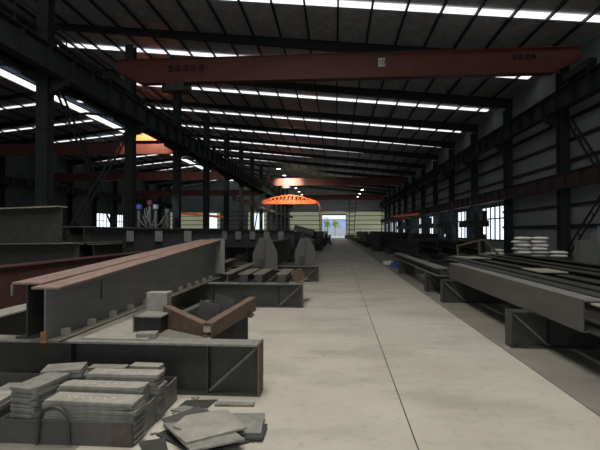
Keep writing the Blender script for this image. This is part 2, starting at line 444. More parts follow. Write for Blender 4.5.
# marks on the near crane: worn dark characters at both ends and the capacity plate
pl = MB().box(-.16, .16, -.006, .006, -.2, .2).build('capacity_plate', M['chalk'], cr); pl.location = (1.98, -.235, .83)
text_mesh('numeral', '10', .32, M['letter'], cr, (1.98, -.246, .82), (PI/2, 0, 0))
def glyphs(name, x, z, n, size, m):
    mb = MB(); rnd = random.Random(3 + n)
    for i in range(n):
        gx = x + i*size*1.12
        mb.box(gx-.03, gx+.03, -.24, -.225, z-size/2, z+size/2)
        for q in range(3):
            zz = z - size/2 + size*(q+.5)/3 + rnd.uniform(-.03, .03)
            mb.box(gx-size*.42, gx+size*.42, -.24, -.225, zz-.03, zz+.03)
        if i % 2: mb.box(gx-size*.42, gx-size*.32, -.24, -.225, z-size/2, z+size*.3)
        else: mb.box(gx+size*.3, gx+size*.4, -.24, -.225, z-size*.5, z+size*.4)
    mb.build(name, m, cr)
glyphs('painted_characters', -8.2, .82, 5, .34, M['letter'])
glyphs('painted_characters', 8.0, .92, 4, .26, M['letter'])
cr2 = crane(XL+.75, XR-.72, 71, 'red overhead crane girder far down the right hall, lit by a lamp at its left')
crane(XL+.75, XR-.72, 104, 'farthest red overhead crane girder, close to the end wall above the truck door')
crane(XLL+1.1, XL-.85, 41, 'nearest red overhead crane girder in the left span')
crane(XLL+1.1, XL-.85, 62, 'second red overhead crane girder in the left span')
crane(XLL+1.1, XL-.85, 90, 'third red overhead crane girder in the left span, far off')
t = thing('lit_girder_trolley', 'bright orange trolley standing for the lit girder part of the nearest left span crane', 'trolley', (-17.6, 41, 10.07))  # orange paint stands for the light on this part of the girder
MB().box(-1.9, 1.9, -.5, .5, .0, .12).build('trolley_frame', M['orange'], t)
MB().box(-1.6, 1.2, -.42, .42, .12, .55).build('drum_housing', M['orange'], t, bevel=.05)
MB().box(1.3, 1.8, -.3, .3, .12, .38).build('motor', M['orange'], t)

# orange trussed semi-gantry near the end
t = thing('gantry_crane', 'bright orange trussed gantry with one leg, over the far left stacks', 'crane', (-2.05, 63, 0))
MB().box(-8.3, -.6, -.3, -.2, 5.45, 5.6).box(-8.3, -.6, .2, .3, 5.45, 5.6).box(-8.3,-8.1,-.3,.3,5.45,5.6).box(-.7,-.5,-.3,.3,5.45,5.6).build('bottom_chord', M['orange'], t)
arc = [(-8.3+7.7*i/14, 0, 5.8 + .9*math.sin(PI*i/14)) for i in range(15)] + [(-.3, 0, 5.6), (-.05, 0, 5.0)]
MB().tube(arc, .10, 6).build('arched_top_chord', M['orange'], t)
mb = MB()
for i in range(14):
    a = arc[i]; b = arc[i+1]
    mb.bar((a[0], -.25, 5.5), ((a[0]+b[0])/2, 0, (a[2]+b[2])/2), .09).bar(((a[0]+b[0])/2, 0, (a[2]+b[2])/2), (b[0], .25, 5.5), .09)
mb.build('lacing', M['orange'], t)
MB().box(-8.25, -.6, -.12, .12, 5.6, 5.95).build('core_girder', M['orange'], t)
MB().bar((-.1, 0, 5.1), (.0, 0, 0), .2).build('leg', M['orustm'], t, label='rusty brown leg')
mb = MB()
t = thing('lattice_tower', 'rusty brown lattice ladder tower standing right of the far truck door', 'tower', (3.15, 101, 0))
mb = MB().box(-.1, .1, -.1, .1, 0, 9.2).bar((1.0, 0, 0), (1.6, 0, 9.2), .16)
for i in range(9): mb.box(0, 1.05+.06*i, -.05, .05, .8+i, .92+i)
mb.build('lattice', M['orustm'], t)
t = thing('lattice_tower', 'dark thin lattice tower between the right columns near the end wall', 'tower', (9.0, 89, 0))
mb = MB().bar((0,0,0),(.3,0,8.5),.14).bar((1.5,0,0),(1.1,0,8.5),.14)
for i in range(7): mb.box(.05, 1.45, -.05, .05, .9+i*1.1, 1.0+i*1.1)
mb.build('lattice', M['frame'], t)
t = thing('door_ladder', 'pale narrow ladder frame standing inside the left edge of the far truck door', 'ladder', (-2.55, 112, 0))
mb = MB().box(-.05,.05,-.05,.05,0,5.2).box(.75,.85,-.05,.05,0,5.2)
for i in range(5): mb.box(.0, .8, -.04, .04, .9+i, 1.0+i)
mb.build('lattice', M['grey'], t)

# jib bars
def jib(x, y, z, L, dz, lab):
    t = thing('jib_crane', lab, 'crane', (x, y, 0))
    MB().box(-.12, .12, -.12, .12, 0, z+.6).build('mast', M['frame'], t)
    MB().bar((0, -.05, z), (L, -.05, z+dz), .28).build('boom', M['orange'], t, label='bright orange boom')
    MB().bar((0, 0, z+.55), (L*.7, 0, z+dz*.7+.12), .06).build('tie_rod', M['frame'], t)
jib(-12.4, 50, 3.2, -5.6, .55, 'slim orange jib boom reaching left of the left column row')
jib(10.9, 60, 3.9, -3.2, -.35, 'slim orange jib boom reaching out from the right column row')

# ------------------------------------------------------------ high-bay lamps
def bay_lamp(x, y, lab, z=10.0):
    top = roofz(x)-.2
    t = thing('high_bay_lamp', lab, 'lamp', (x, y, z), 0, 'high-bay lamps under the roof')
    MB().tube([(0,0,.35),(0,0,top-z)], .02, 6).build('stem', M['frame'], t)
    mb = MB(); n = 16; k = 0
    for r, zz in ((.08,.38),(.10,.25),(.30,.02)):
        for j in range(n): mb.v.append((r*math.cos(2*PI*j/n), r*math.sin(2*PI*j/n), zz))
    for a in range(2):
        for j in range(n): mb.f.append((a*n+j, a*n+(j+1)%n, (a+1)*n+(j+1)%n, (a+1)*n+j))
    mb.f.append(tuple(range(n))); mb.build('lamp_shade', M['grey'], t)
    MB().tube([(0,0,.03),(0,0,.06)], .26, 16).build('lamp_glass', M['lamp'], t)
for i, y in enumerate((60.2, 67.2, 87, 95, 103)): bay_lamp(-7.6, y, 'glowing high-bay lamp in the left lamp row, %s of five from the camera' % ORD[i])
for i, y in enumerate((80, 88, 96)): bay_lamp(4.8, y, 'glowing high-bay lamp in the right lamp row, %s of three from the camera' % ORD[i], 8.9)
def spot(name, loc, to, power, ang, col=(1,.85,.65)):
    l = bpy.data.lights.new(name, 'SPOT'); l.energy = power; l.spot_size = math.radians(ang); l.spot_blend = .6; l.color = col; l.shadow_soft_size = .15
    o = bpy.data.objects.new(name, l); C.objects.link(o); o.location = loc
    o.rotation_euler = (Vector(to)-Vector(loc)).to_track_quat('-Z','Y').to_euler()
spot('crane_work_light', (-7.5, 67.3, 10.0), (-7.3, 71, 9.2), 6500, 75)
spot('gantry_fill_spot', (-6.0, 59.5, 8.6), (-6.0, 63, 5.8), 2700, 110)  # unseen spot added to brighten the orange gantry
spot('trolley_fill_spot', (-17.0, 38.2, 12.3), (-17.4, 41, 10.2), 3000, 80)  # added spot, brightens the orange trolley in place of skylight
spot('rig_fill_spot', (-13.2, 29.0, 5.5), (-13, 31, 2.6), 260, 80, (.85,.92,1))  # added spot that lifts the dim hose rig, no lamp body
spot('sack_fill_spot', (8.6, 20.5, 7.5), (9.9, 23.3, .9), 560, 34, (1,.97,.92))  # added spot so the white sacks come out brighter
spot('jib_spot', (-15, 48, 6.5), (-15, 50, 3.4), 300, 90)  # spot aimed at the orange jib boom

# ------------------------------------------------------------ beams
def hbeam(name, label, cat, loc, rz, L, h0, h1, w, mw, mf, tw=.014, tf=.02, mb_=None, wb=None, stubs=0, group=None, z_flat_top=False, notch=0):
    """I-section along local +Y, bottom at z=0, height h0 -> h1"""
    t = thing(name, label, cat, loc, rz, group); wb = wb or w
    def ht(y): return h0 + (h1-h0)*y/L
    MB().hexa([(-tw/2,0,tf),(tw/2,0,tf),(tw/2,L,tf),(-tw/2,L,tf),(-tw/2,0,h0-tf),(tw/2,0,h0-tf),(tw/2,L,h1-tf),(-tw/2,L,h1-tf)]).build('web', mw, t)
    MB().hexa([(-w/2,0,h0-tf),(w/2,0,h0-tf),(w/2,L,h1-tf),(-w/2,L,h1-tf),(-w/2,0,h0),(w/2,0,h0),(w/2,L,h1),(-w/2,L,h1)]).build('top_flange', mf, t)
    MB().box(-wb/2, wb/2, 0, L, 0, tf).build('bottom_flange', mb_ or mf, t)
    if stubs:
        st0 = None
        for k in range(int(L/stubs)):
            y = .25 + k*stubs
            if y > L-.1: break
            o = MB().hexa([(tw/2,0,tf),(wb/2-.06,0,tf),(wb/2-.06,.06,tf),(tw/2,.06,tf),(tw/2,0,tf+.07),(wb/2-.07,0,tf+.07),(wb/2-.07,.06,tf+.07),(tw/2,.06,tf+.07)]).build('stiffener', M['plate2'], t) if st0 is None else None
            if o is None: o = st0.copy(); C.objects.link(o); o.parent = t
            o.location = (0, y, 0); st0 = st0 or o
    return t

# transverse supports: s=-1 runs to the left from the aisle, s=+1 to the right
def support(x, y, s, L, label, h=.5, w=.22, mtop=None, group=None, plate=None):
    t = thing('support_beam', label, 'beam', (x, y, 0), 0, group)
    a, b = (0, s*L) if s > 0 else (s*L, 0)
    MB().box(a, b, .10, .112, .02, h-.02).build('web', M['dark'], t)
    MB().box(a, b, 0, w, h-.02, h).build('top_flange', mtop or M['grey'], t)
    MB().box(a, b, 0, w, 0, .02).build('bottom_flange', M['dark'], t)
    MB().box(*sorted((-s*.012, s*.010)), -.004, w+.005, 0, h+.005).build('end_plate', plate or M['orustm'], t, label='rust-edged end plate')
    MB().box(*sorted((s*.50, s*.512)), 0, .10, .02, h-.02).build('stiffener', M['dark'], t)
    if L > 2.4: MB().box(*sorted((s*1.9, s*1.912)), 0, .10, .02, h-.02).build('stiffener', M['dark'], t)
    MB().bar((s*.03, .03, h-.04), (s*.49, .03, .04), .024, .024).build('brace', M['olive'], t, label='thin diagonal brace')
    return t
sp1 = support(-.74, 4.33, -1, 3.5, 'dark transverse I-beam support nearest the camera, behind the tray of steel plates', mtop=M['plate'])
support(-.69, 9.42, -1, 3.4, 'dark transverse support beam second from the camera on the left of the aisle')
support(-1.55, 12.85, -1, 3.0, 'short dark support beam under the nearer trapezoid-ended box beam')
support(-.54, 14.3, -1, 3.4, 'dark transverse support beam under the farther trapezoid-ended box beam')
GR = 'support beams along the right edge of the aisle'
for y, lb, l_ in ((6.40, 'nearest the camera with a clear diagonal brace', 3.6), (10.35, 'second from the camera under the far end of the long beam', 5.0), (12.2, 'third from the camera', 5.0), (17.2, 'fourth from the camera', 6)):
    support(2.42, y, 1, l_, 'dark framed support beam right of the aisle, ' + lb, mtop=M['dark'], group=GR, plate=M['dark'])

# the two big tapered beams side by side
TA = math.atan2(.22, 6.5)
bA = hbeam('tapered_beam', 'long tapered steel beam with rusty brown top flange, left one of the foreground pair', 'beam', (-3.14, 4.38, .502), 0, 6.4, .575, .90, .33, M['dark'], M['rust'], mb_=M['dark'], wb=.24)  # web kept dark, the shade between the pair is in its colour
MB().box(-.165, -.15, -.015, .005, .44, .555).build('end_lug', M['plate'], bA, label='small pale lug at the near end')
bB = hbeam('tapered_beam', 'long tapered steel beam with grey web and brown top flange, right one of the foreground pair', 'beam', (-2.86, 4.25, .502), 0, 6.3, .545, .90, .29, M['web_lit'], M['rust'], mb_=M['olive'], wb=.30, stubs=.50)
ep = MB().box(-.13, .24, 6.3, 6.32, .1, .93).build('end_plate', M['grey'], bB, label='grey end plate at the far end')
MB().box(.007, .02, 1.05, 1.06, .28, .5).build('scribed_mark', M['dark'], bB)
MB().box(-.03,.03,-.02,.0,.0,.11).build('end_tab', M['tab'], bB, label='orange rusty tab')
# lower parallel beam left of the pair
hbeam('floor_beam', 'low steel beam with pale top flange lying left of the foreground tapered pair', 'beam', (-4.45, 4.6, .0), 0, 5.5, .52, .52, .36, M['dark'], M['plate2'])
# red primer girder
hbeam('red_primer_girder', 'girder painted dark red oxide lying behind the foreground beams at left', 'girder', (-5.75, 5.2, .0), 0, 8.2, 1.0, 1.0, .4, M['redp'], M['redp'], tw=.3)
# stack of transverse beams at the left edge
def tbeam(name, x0, x1, y, z, h0, h1, w, m, mt, lab, cat='beam', group=None, stubs=0, sm=None):
    t = thing(name, lab, cat, (x0, y, z), 0, group); L = x1-x0
    MB().hexa([(0,-.01,.02),(L,-.01,.02),(L,.01,.02),(0,.01,.02),(0,-.01,h0-.02),(L,-.01,h1-.02),(L,.01,h1-.02),(0,.01,h0-.02)]).build('web', m, t)
    MB().hexa([(0,-w/2,h0-.03),(L,-w/2,h1-.03),(L,w/2,h1-.03),(0,w/2,h0-.03),(0,-w/2,h0),(L,-w/2,h1),(L,w/2,h1),(0,w/2,h0)]).build('top_flange', mt, t)
    MB().box(0, L, -w/2, w/2, 0, .03).build('bottom_flange', m, t)
    if stubs:
        for k in range(int(L/stubs)):
            MB().box(k*stubs+.2, k*stubs+.44, -w/2+.02, -w/2+.04, h0-.42, h0-.08).build('stiffener', sm or M['grey'], t)
    return t
for i, x in enumerate((-10.6, -7.6)):
    t = thing('beam_trestle', 'low dark trestle carrying the %s end of the girder stack at the left edge' % ('left', 'right')[i], 'trestle', (x, 11, 0))
    MB().box(-.2, .2, -.25, .25, 0, .06).box(-.2,.2,-.25,.25,.64,.7).build('plates', M['dark'], t); MB().box(-.15,.15,-.02,.02,.06,.64).build('web', M['dark'], t)
tbeam('stacked_girder', -11.0, -6.5, 11.0, .70, .58, .62, .5, M['dark'], M['grey'], 'lower girder of the stack at the left edge, with a thin pale top flange')
tbeam('stacked_girder', -11.0, -6.95, 11.0, 1.32, .80, .93, .4, M['dark'], M['plate2'], 'deep upper girder of the stack at the left edge, pale top flange')
GH = 'dark H-beams seen end-on behind the left girder stack'
for j, (x, z) in enumerate(((-8.05, 1.25), (-7.55, 1.25), (-7.75, .72), (-7.25, .72))):
    hbeam('end_on_beam', 'dark H-beam seen end-on behind the left girder stack, %s' % ('upper left', 'upper right', 'lower left', 'lower right')[j], 'beam', (x, 13.0, z), 0, 6, .5, .5, .38, M['dark'], M['grey'], group=GH)
for i, y in enumerate((14, 18)):
    support(-6.7, y, -1, 2.0, 'dark support beam under the end-on H-beams, %s one' % ('near', 'far')[i], h=.72)
tbeam('stiffened_girder', -6.9, -3.6, 14.2, .85, .85, .85, .4, M['frame'], M['frame'], 'dark girder with pale square stiffeners behind the foreground beams, left one', stubs=.95)
tbeam('stiffened_girder', -7.6, -1.75, 19.4, .92, .76, .74, .4, M['frame'], M['frame'], 'long dark girder with a row of pale square stiffeners across the left stacks', stubs=.62)
for i, (x, y, h) in enumerate(((-6.2, 14.05, .85), (-4.2, 14.05, .85), (-7.0, 19.25, .92), (-2.6, 19.25, .92))):
    t = thing('trestle_block', 'dark box trestle under %s' % ('the left end of the nearer stiffened girder', 'the right end of the nearer stiffened girder', 'the left end of the farther stiffened girder', 'the right end of the farther stiffened girder')[i], 'trestle', (x, y, 0))
    MB().box(-.2, .2, 0, .3, 0, .03).box(-.2, .2, 0, .3, h-.03, h).build('plates', M['dark'], t); MB().box(-.02,.02,.01,.29,.03,h-.03).build('web', M['dark'], t)

# box beams with trapezoid end plates
def boxbeam(x, y, L, w, h, lab, m):
    t = thing('box_beam', lab, 'beam', (x, y, .502))
    MB().box(-.11, .11, .02, L, .03, h*.85).box(-.2, .2, .02, L, 0, .03).box(-.16, .16, .02, L, h*.85, h*.87).build('body', M['dark'], t)
    MB().prism([(-w/2, 0), (w/2, 0), (w/2, h*.52), (w*.22, h), (-w*.22, h), (-w/2, h*.52)], 0, .02).build('end_plate', m, t, label='grey trapezoid end plate')
    MB().box(-w*.3, -w*.02, -.05, 0, .08, .32).build('bolted_cleat', M['dark'], t)
    MB().box(-.012, .012, -.12, 0, h*.45, h*.9).build('rib', m, t)
boxbeam(-2.0, 12.80, 6.1, .72, .92, 'tapered box beam with a grey trapezoid end plate facing the aisle, left and nearer one', M['web'])
boxbeam(-.95, 14.34, 4.6, .66, .90, 'box beam with a grey trapezoid end plate, right one beside the aisle', M['web'])
tt = thing('leaning_plate_beam', 'short black beam tilted up on top of the stacks beside the aisle', 'beam', (-1.35, 20.6, 1.42))
MB().bar((-.5, 0, .36), (.4, 0, .12), .5, .25).build('body', M['dark'], tt)
tt = thing('trestle_block', 'dark tall trestle carrying the tilted black beam', 'trestle', (-1.3, 20.4, 0))
MB().box(-.3,.3,0,.4,1.38,1.42).box(-.3,.3,0,.4,0,.04).build('plates', M['dark'], tt); MB().box(-.25,.25,.18,.22,.04,1.38).build('web', M['dark'], tt)

# dusty olive beams behind support two
o = hbeam('olive_beam', 'dusty olive steel beam running back from the second support beam, left one', 'beam', (-2.95, 9.35, .502), math.radians(4), 5.2, .22, .22, .22, M['olive'], M['olive'])
o = hbeam('olive_beam', 'shorter dusty olive beam propped up behind the dark short beam ends', 'beam', (-2.3, 9.5, .502), math.radians(1), 3.2, .2, .2, .2, M['olive'], M['olive'])
for i, (x, lb) in enumerate(((-1.93, 'left'), (-1.62, 'middle'), (-1.12, 'right'))):
    hbeam('short_beam', 'short dark beam offcut end-on above the second support beam, %s one' % lb, 'beam', (x, 9.44, .502), 0, 1.4, .20, .20, .25, M['dark'], M['olive'], tw=.16)
t = thing('rusty_channel', 'rusty brown channel leaning down beside the short beam ends on the second support', 'channel', (-.84, 9.6, .502), math.radians(-10))
MB().hexa([(0,0,0),(.02,0,0),(.02,.9,0),(0,.9,0),(-.12,0,.24),(-.10,0,.24),(-.10,.9,.24),(-.12,.9,.24)]).build('web', M['orustm'], t)
MB().box(0, .10, 0, .9, 0, .015).build('flange', M['orustm'], t)

# the V of channels on support one
def channel(p, q, h, lab, flip, z=.502, m=None, h1=None):
    h1 = h1 or h
    p = Vector((*p, z)); q = Vector((*q, z)); d = q-p; L = d.length; a = math.atan2(d.y, d.x)
    t = thing('rusty_channel', lab, 'channel', p, a); m = m or M['orustm']
    MB().hexa([(0,-.006,0),(L,-.006,0),(L,.006,0),(0,.006,0),(0,-.006,h),(L,-.006,h1),(L,.006,h1),(0,.006,h)]).build('web', m, t)
    MB().hexa([(0,.006,h-.014),(L,.006,h1-.014),(L,.09,h1-.014),(0,.09,h-.014),(0,.006,h),(L,.006,h1),(L,.09,h1),(0,.09,h)]).build('flange', m, t)
    MB().box(0, L, *( (.006,.11) if flip else (-.11,-.006)), 0, .014).build('flange', m, t)
    return t
channel((-1.95, 5.00), (-1.38, 4.63), .25, 'rusty brown channel across the left arm of the V-shaped pair on the nearest support', True, h1=.13)
c2_ = channel((-1.27, 4.58), (-1.10, 6.2), .15, 'rusty brown channel running back along the aisle edge, right arm of the V-shaped pair', True, h1=.19)
for i, (a, b) in enumerate(((.55, .22), (1.05, .2))):
    MB().hexa([(a,.12,.0),(a+.01,.12,0),(a+.01,.44,0),(a,.44,0),(a,.12,.24),(a+.01,.12,.24),(a+.01,.36,.30),(a,.36,.30)]).build('gusset_plate', M['web'], c2_, label='dark grey gusset plate')
channel((-1.78, 5.1), (-1.72, 6.2), .14, 'dark inner channel lying between the rusty V-shaped pair and the tapered beam', True, m=M['web'])
t = thing('floor_stand', 'small dark stand under the far end of the rusty channels', 'stand', (-1.4, 5.9, 0))
MB().box(-.42, .32, -.1, .1, .48, .5).build('top_plate', M['dark'], t); MB().box(-.3, .3, -.1, .1, 0, .02).build('foot_plate', M['dark'], t); MB().box(-.25,.25,-.01,.01,.02,.48).build('web', M['dark'], t)
t = thing('beam_offcut', 'dark hollow beam offcut end-on with pale rim left of the rusty V channels', 'beam', (-2.02, 4.72, .502))
MB().box(-.16, .16, 0, .30, .17, .185).box(-.16, -.148, 0, .3, .0, .185).build('rim', M['plate'], t); MB().box(-.14, .14, .03, .28, 0, .165).build('shade_block', M['black'], t)  # black block inside stands for the shade in the hollow
t = thing('steel_block', 'pale grey steel block behind the hollow beam offcut', 'block', (-2.15, 5.05, .502))
MB().box(-.13, .13, .25, .4, 0, .36).build('body', M['plate2'], t, bevel=.008)
MB().box(-.15,.15,.1,.5,-.0,.012).build('foot_plate', M['plate'], t)
t = thing('steel_plank', 'wide pale steel plank lying on the nearest support between beam and channels', 'plate', (-2.46, 4.42, .502), math.radians(0))
MB().hexa([(-.18,0,0),(.52,0,0),(.30,1.5,0),(-.12,1.5,0),(-.18,0,.012),(.52,0,.012),(.30,1.5,.012),(-.12,1.5,.012)]).build('body', M['plate2'], t)
t.location = (-2.40, 4.42, .502)
MB().box(-.05, .05, 1.3, 1.4, -.5, 0).build('leg', M['dark'], t)
t = thing('steel_block', 'small flat grey block lying under the hollow beam offcut', 'block', (-1.93, 4.48, .502), .2)
MB().box(-.1,.1,0,.15,.0,.05).build('body', M['plate'], t)

# ------------------------------------------------------------ long beams on the right
def rbeam(x, y0, y1, z, h, w, lab, mw=None, mt=None):
    return hbeam('long_beam', lab, 'beam', (x, y0, z), 0, y1-y0, h, h, w, mw or M['web'], mt or M['web'], group='long beams lying right of the aisle', tw=.02)
rb = thing('long_beam', 'long grey steel beam nearest the aisle on the right, its smooth face to the aisle', 'beam', (2.78, 5.12, .502), 0, 'long beams lying right of the aisle')
MB().box(-.1, -.085, .0, 5.75, 0, .355).build('web', M['web'], rb)
MB().box(-.085, .14, .0, 5.75, .335, .355).build('top_flange', M['grey'], rb)
MB().box(-.085, .14, .0, 5.75, 0, .02).build('bottom_flange', M['web'], rb)
hbeam('short_beam', 'short steel beam piece with pale top flange at the near end of the right beams', 'beam', (2.86, 4.62, .502), 0, .46, .33, .33, .24, M['dark'], M['plate2'], mb_=M['dark'])
xs = [3.18, 3.56, 4.15, 4.75, 5.4, 6.1]
for i, x in enumerate(xs):
    rbeam(x, (4.2, 3.9, 4.5, 5.0, 5.2, 5.5)[i], (13.0, 14.5, 15, 15.5, 16, 16.5)[i], .502, (.335, .33, .31, .33, .31, .33)[i], (.22, .24, .26, .26, .26, .28)[i],
          'dark long steel beam right of the aisle, %s in from the aisle edge' % ORD[i+1], M['dark'] if i % 2 else M['web'], M['dark'])
support(2.95, 4.55, 1, 3.6, 'dark support beam under the near ends of the right-hand beams at the frame edge', mtop=M['dark'], plate=M['dark'])
t = rbeam(2.62, 11.3, 19.5, .502, .2, .3, 'thinner grey beam behind the nearest right beam, beside the aisle', M['web'], M['grey'])
for i, (x, y, a, s) in enumerate(((3.9, 13.4, .1, 1), (4.0, 9.0, 0, .7), (5.4, 8.6, .1, .7))):
    t = thing('loose_plate', 'pale loose steel plate on top of the right-hand beams, %s' % ('farthest one', 'middle one', 'one on the right')[i], 'plate', (x, y, .842), a, 'loose plates on the right beams')
    MB().box(-.35*s, .35*s, -.6*s, .6*s, 0, .02).build('body', M['plate2'], t)

# ------------------------------------------------------------ stacks down the hall
sh = {}
def simple_h(L, h, w, m):
    key = (L, h, w, m.name)
    if key not in sh:
        sh[key] = MB().box(-.012,.012,0,L,.02,h-.02).box(-w/2,w/2,0,L,h-.02,h).box(-w/2,w/2,0,L,0,.02).mesh('stacked_beam', m)
    return sh[key]
def far_stack(xa, xb, y, L, step, layers, h, side, zone, z0=.5):
    r = random.Random(zone*31 + (side == 'left'))
    n = max(2, int((xb-xa)/step))
    for i, yy in enumerate((y+1.2, y+L-1.8)):
        o = MB().box(0, xb-xa, 0, .3, z0-.02, z0).box(0, xb-xa, 0, .3, 0, .02).box(0, xb-xa, .14, .16, .02, z0-.02).build('stack_bearer', M['dark']); o.location = (xa, yy, 0)
        tag(o, 'dark bearer under the %s end of the %s beam stack, %s of the aisle' % (('near', 'far')[i], ORD[zone], side), 'beam', 'bearers under the stacks')
    for l in range(layers):
        for i in range(n):
            if l and r.random() < .18: continue
            m = M['frame'] if r.random() < .75 else M['dark']
            me = simple_h(L, h, .3, m)
            o = bpy.data.objects.new('stacked_beam', me); C.objects.link(o)
            o.location = (xa + (i+.5)*(xb-xa)/n, y + (r.uniform(-.35, .35) if l == 0 else r.uniform(-.1,.3)), z0 + .003 + l*(h+.004))
            tag(o, 'dark beam in %s stack %s of aisle, %s layer, %s from left' % (ORD[zone], side, ('bottom', 'second', 'third')[l], 'first' if i == 0 else ORD[i]), 'beam', 'stacked beams in %s stack %s of the aisle' % (ORD[zone], side))
for z_, y in enumerate((22.3, 36, 50, 64.2, 78)):
    far_stack(-9.8, -1.0 if z_ else -1.9, y, 12, .95, 2 if z_ else 2, .56 if z_ else .54, 'left', z_)
for z_, y in enumerate((22.5, 36, 50, 64, 78)):
    far_stack(3.6 if z_ == 0 else 3.0, 7.4 if z_ == 0 else 8.6, y, 12, .95, 2, (.34, .5, .55, .6, .62)[z_], 'right', z_, .4)
for z_, (xa, xb, y) in enumerate(((-24, -15.6, 24), (-24, -14, 40), (-24, -14, 58))):
    far_stack(xa, xb, y, 12, 1.4, 2, .5, 'far left', z_)

# ------------------------------------------------------------ tray of plates
t = thing('steel_tray', 'low open steel tray full of cut plates in the left foreground', 'tray', (-1.50, 3.26, 0))
MB().box(-1.9, 0, 0, .93, .0, .012).build('tray_bottom', M['dark'], t)
MB().box(-1.9, 0, -.012, 0, 0, .175).build('front_wall', M['web'], t)
MB().box(-.012, 0, 0, .93, 0.012, .215).build('side_wall', M['grey'], t)
MB().box(-1.9, 0, .93, .942, 0, .215).build('back_wall', M['web'], t)
MB().box(-.16, 0, -.016, -.012, 0.004, .172).build('corner_patch', M['patch'], t, label='reddish corner patch')
pts = []
for i in range(21):
    a = PI*i/20; pts.append((-.60 - .115*math.cos(a), -.03, .17 + .115*math.sin(a)))
pts = [(-.725, -.03, .02)] + pts + [(-.475, -.03, .02)]
MB().tube(pts, .013, 10).build('lifting_loop', M['dark'], t, label='bent round bar lifting loop')

def pack(name, cx, cy, w, d, z0, z1, n, rz, where, m, jit=.012, tilt=0, top=None):
    th = (z1-z0)/n; r = random.Random(int(abs(cx*1000)+n))
    for i in range(n):
        ww = w*(1 - r.uniform(0, .06)); dd = d*(1 - r.uniform(0, .09))
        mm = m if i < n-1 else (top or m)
        g = r.uniform(.0, .3)
        mb = MB()
        x0, x1, y0, y1 = -ww/2, ww/2, -dd/2, dd/2; ch = r.choice((.006, .012, .05))
        mb.prism([(x0, y0), (x1-ch*.6, y0), (x1, y0+ch), (x1, y1), (x0+ch*.6, y1), (x0, y1-ch)], 0, th*.86, 'z')
        o = mb.build(name, mm); o.location = (cx + r.uniform(-jit, jit), cy + r.uniform(-jit, jit)*.5, z0 + i*th)
        o.rotation_euler = (tilt*(i/n), 0, rz + r.uniform(-.03, .03))
        pos = 'top plate' if i == n-1 else ('bottom plate' if i == 0 else '%s plate down' % ORD[n-1-i])
        tag(o, '%s of the %s' % (pos, where), 'plate', 'plates of the ' + where)
        if i == n-1 and w > .5:
            for q in range(7):
                xx = -ww*.3 + q*ww*.085
                MB().rbox((xx, r.uniform(-.02,.02), th*.86+.0006), (.035, .007, .001), rz=r.uniform(-1, 1)).build('chalk_mark', M['chalk'], o)
pack('cut_plate', -2.38, 3.50, .22, .40, .014, .40, 15, -.12, 'tall stack in the left corner of the tray', M['plate'], .006)
pack('cut_plate', -1.86, 3.375, .74, .19, .014, .315, 15, .0, 'long front stack in the tray behind the loop', M['plate'], top=M['plate2'])
pack('cut_plate', -1.90, 3.585, .74, .16, .014, .35, 12, .02, 'second long stack in the tray', M['plate'], top=M['plate2'])
pack('cut_plate', -1.80, 3.78, .66, .17, .014, .395, 12, -.01, 'third long stack in the tray', M['plate'], top=M['plate2'])
pack('cut_plate', -2.38, 3.83, .34, .24, .014, .41, 11, .35, 'skewed stack at the back left of the tray', M['plate'], .015)
pack('cut_plate', -1.72, 4.03, .28, .13, .014, .385, 9, -.05, 'small stack at the back right of the tray', M['plate'], top=M['plate2'])
pack('cut_plate', -2.10, 4.03, .36, .12, .014, .36, 9, .05, 'narrow stack at the back middle of the tray', M['plate'])
pack('cut_plate', -2.72, 3.36, .28, .30, .014, .30, 8, .1, 'stack at the left frame edge in the tray', M['plate'], top=M['plate2'])
pack('cut_plate', -2.80, 3.80, .36, .30, .014, .22, 5, .1, 'low stack at the back left frame edge in the tray', M['plate'])

# loose plates on the floor right of the tray
def loose(poly, z, th, lab, m, dz=0):
    cx = sum(p[0] for p in poly)/len(poly); cy = sum(p[1] for p in poly)/len(poly)
    mb = MB().prism([(p[0]-cx, p[1]-cy) for p in poly], 0, th, 'z')
    o = mb.build('scrap_plate', m); o.location = (cx, cy, z); o.rotation_euler = (0, dz, 0)
    tag(o, lab, 'plate')
loose([(-1.40,3.45),(-.98,3.15),(-.56,3.45),(-.62,3.80),(-1.1,3.85)], .002, .016, 'dark bottom sheet under the pile of scrap plates beside the tray', M['dark'])
loose([(-.96,3.38),(-.55,3.40),(-.55,3.66),(-.96,3.64)], .019, .014, 'dark rectangular plate at the aisle side, lower one of two', M['dark'])
loose([(-1.0,3.42),(-.57,3.46),(-.60,3.84),(-1.0,3.80)], .034, .014, 'grey rectangular plate at the aisle side, upper one of two', M['plate'])
loose([(-1.42,3.62),(-1.05,3.18),(-.70,3.30),(-.80,3.60),(-1.2,3.90)], .050, .014, 'grey skewed plate in the middle of the scrap pile', M['web'])
loose([(-1.36,3.50),(-1.0,3.08),(-.66,3.28),(-.96,3.62)], .066, .014, 'dark skewed plate just under the top of the scrap pile', M['plate'])
loose([(-1.25,3.42),(-1.16,3.36),(-1.20,3.30),(-1.06,3.16),(-.68,3.44),(-.92,3.78),(-1.22,3.62)], .082, .014, 'large pale plate with a ragged edge on top of the scrap pile', M['plate2'])
loose([(-1.46,3.92),(-1.30,3.88),(-1.22,3.98),(-1.38,4.03)], .002, .014, 'pale torn sheet corner on the floor close to the tray wall', M['plate'])
loose([(-1.47,3.3),(-1.30,3.05),(-1.16,3.10),(-1.30,3.38)], .002, .02, 'dark narrow offcut at the bottom edge beside the tray corner', M['dark'])
loose([(-1.42,4.0),(-1.15,4.02),(-1.12,4.2),(-1.4,4.16)], .002, .012, 'small dark sheet on the floor between tray and support beam', M['dark'])
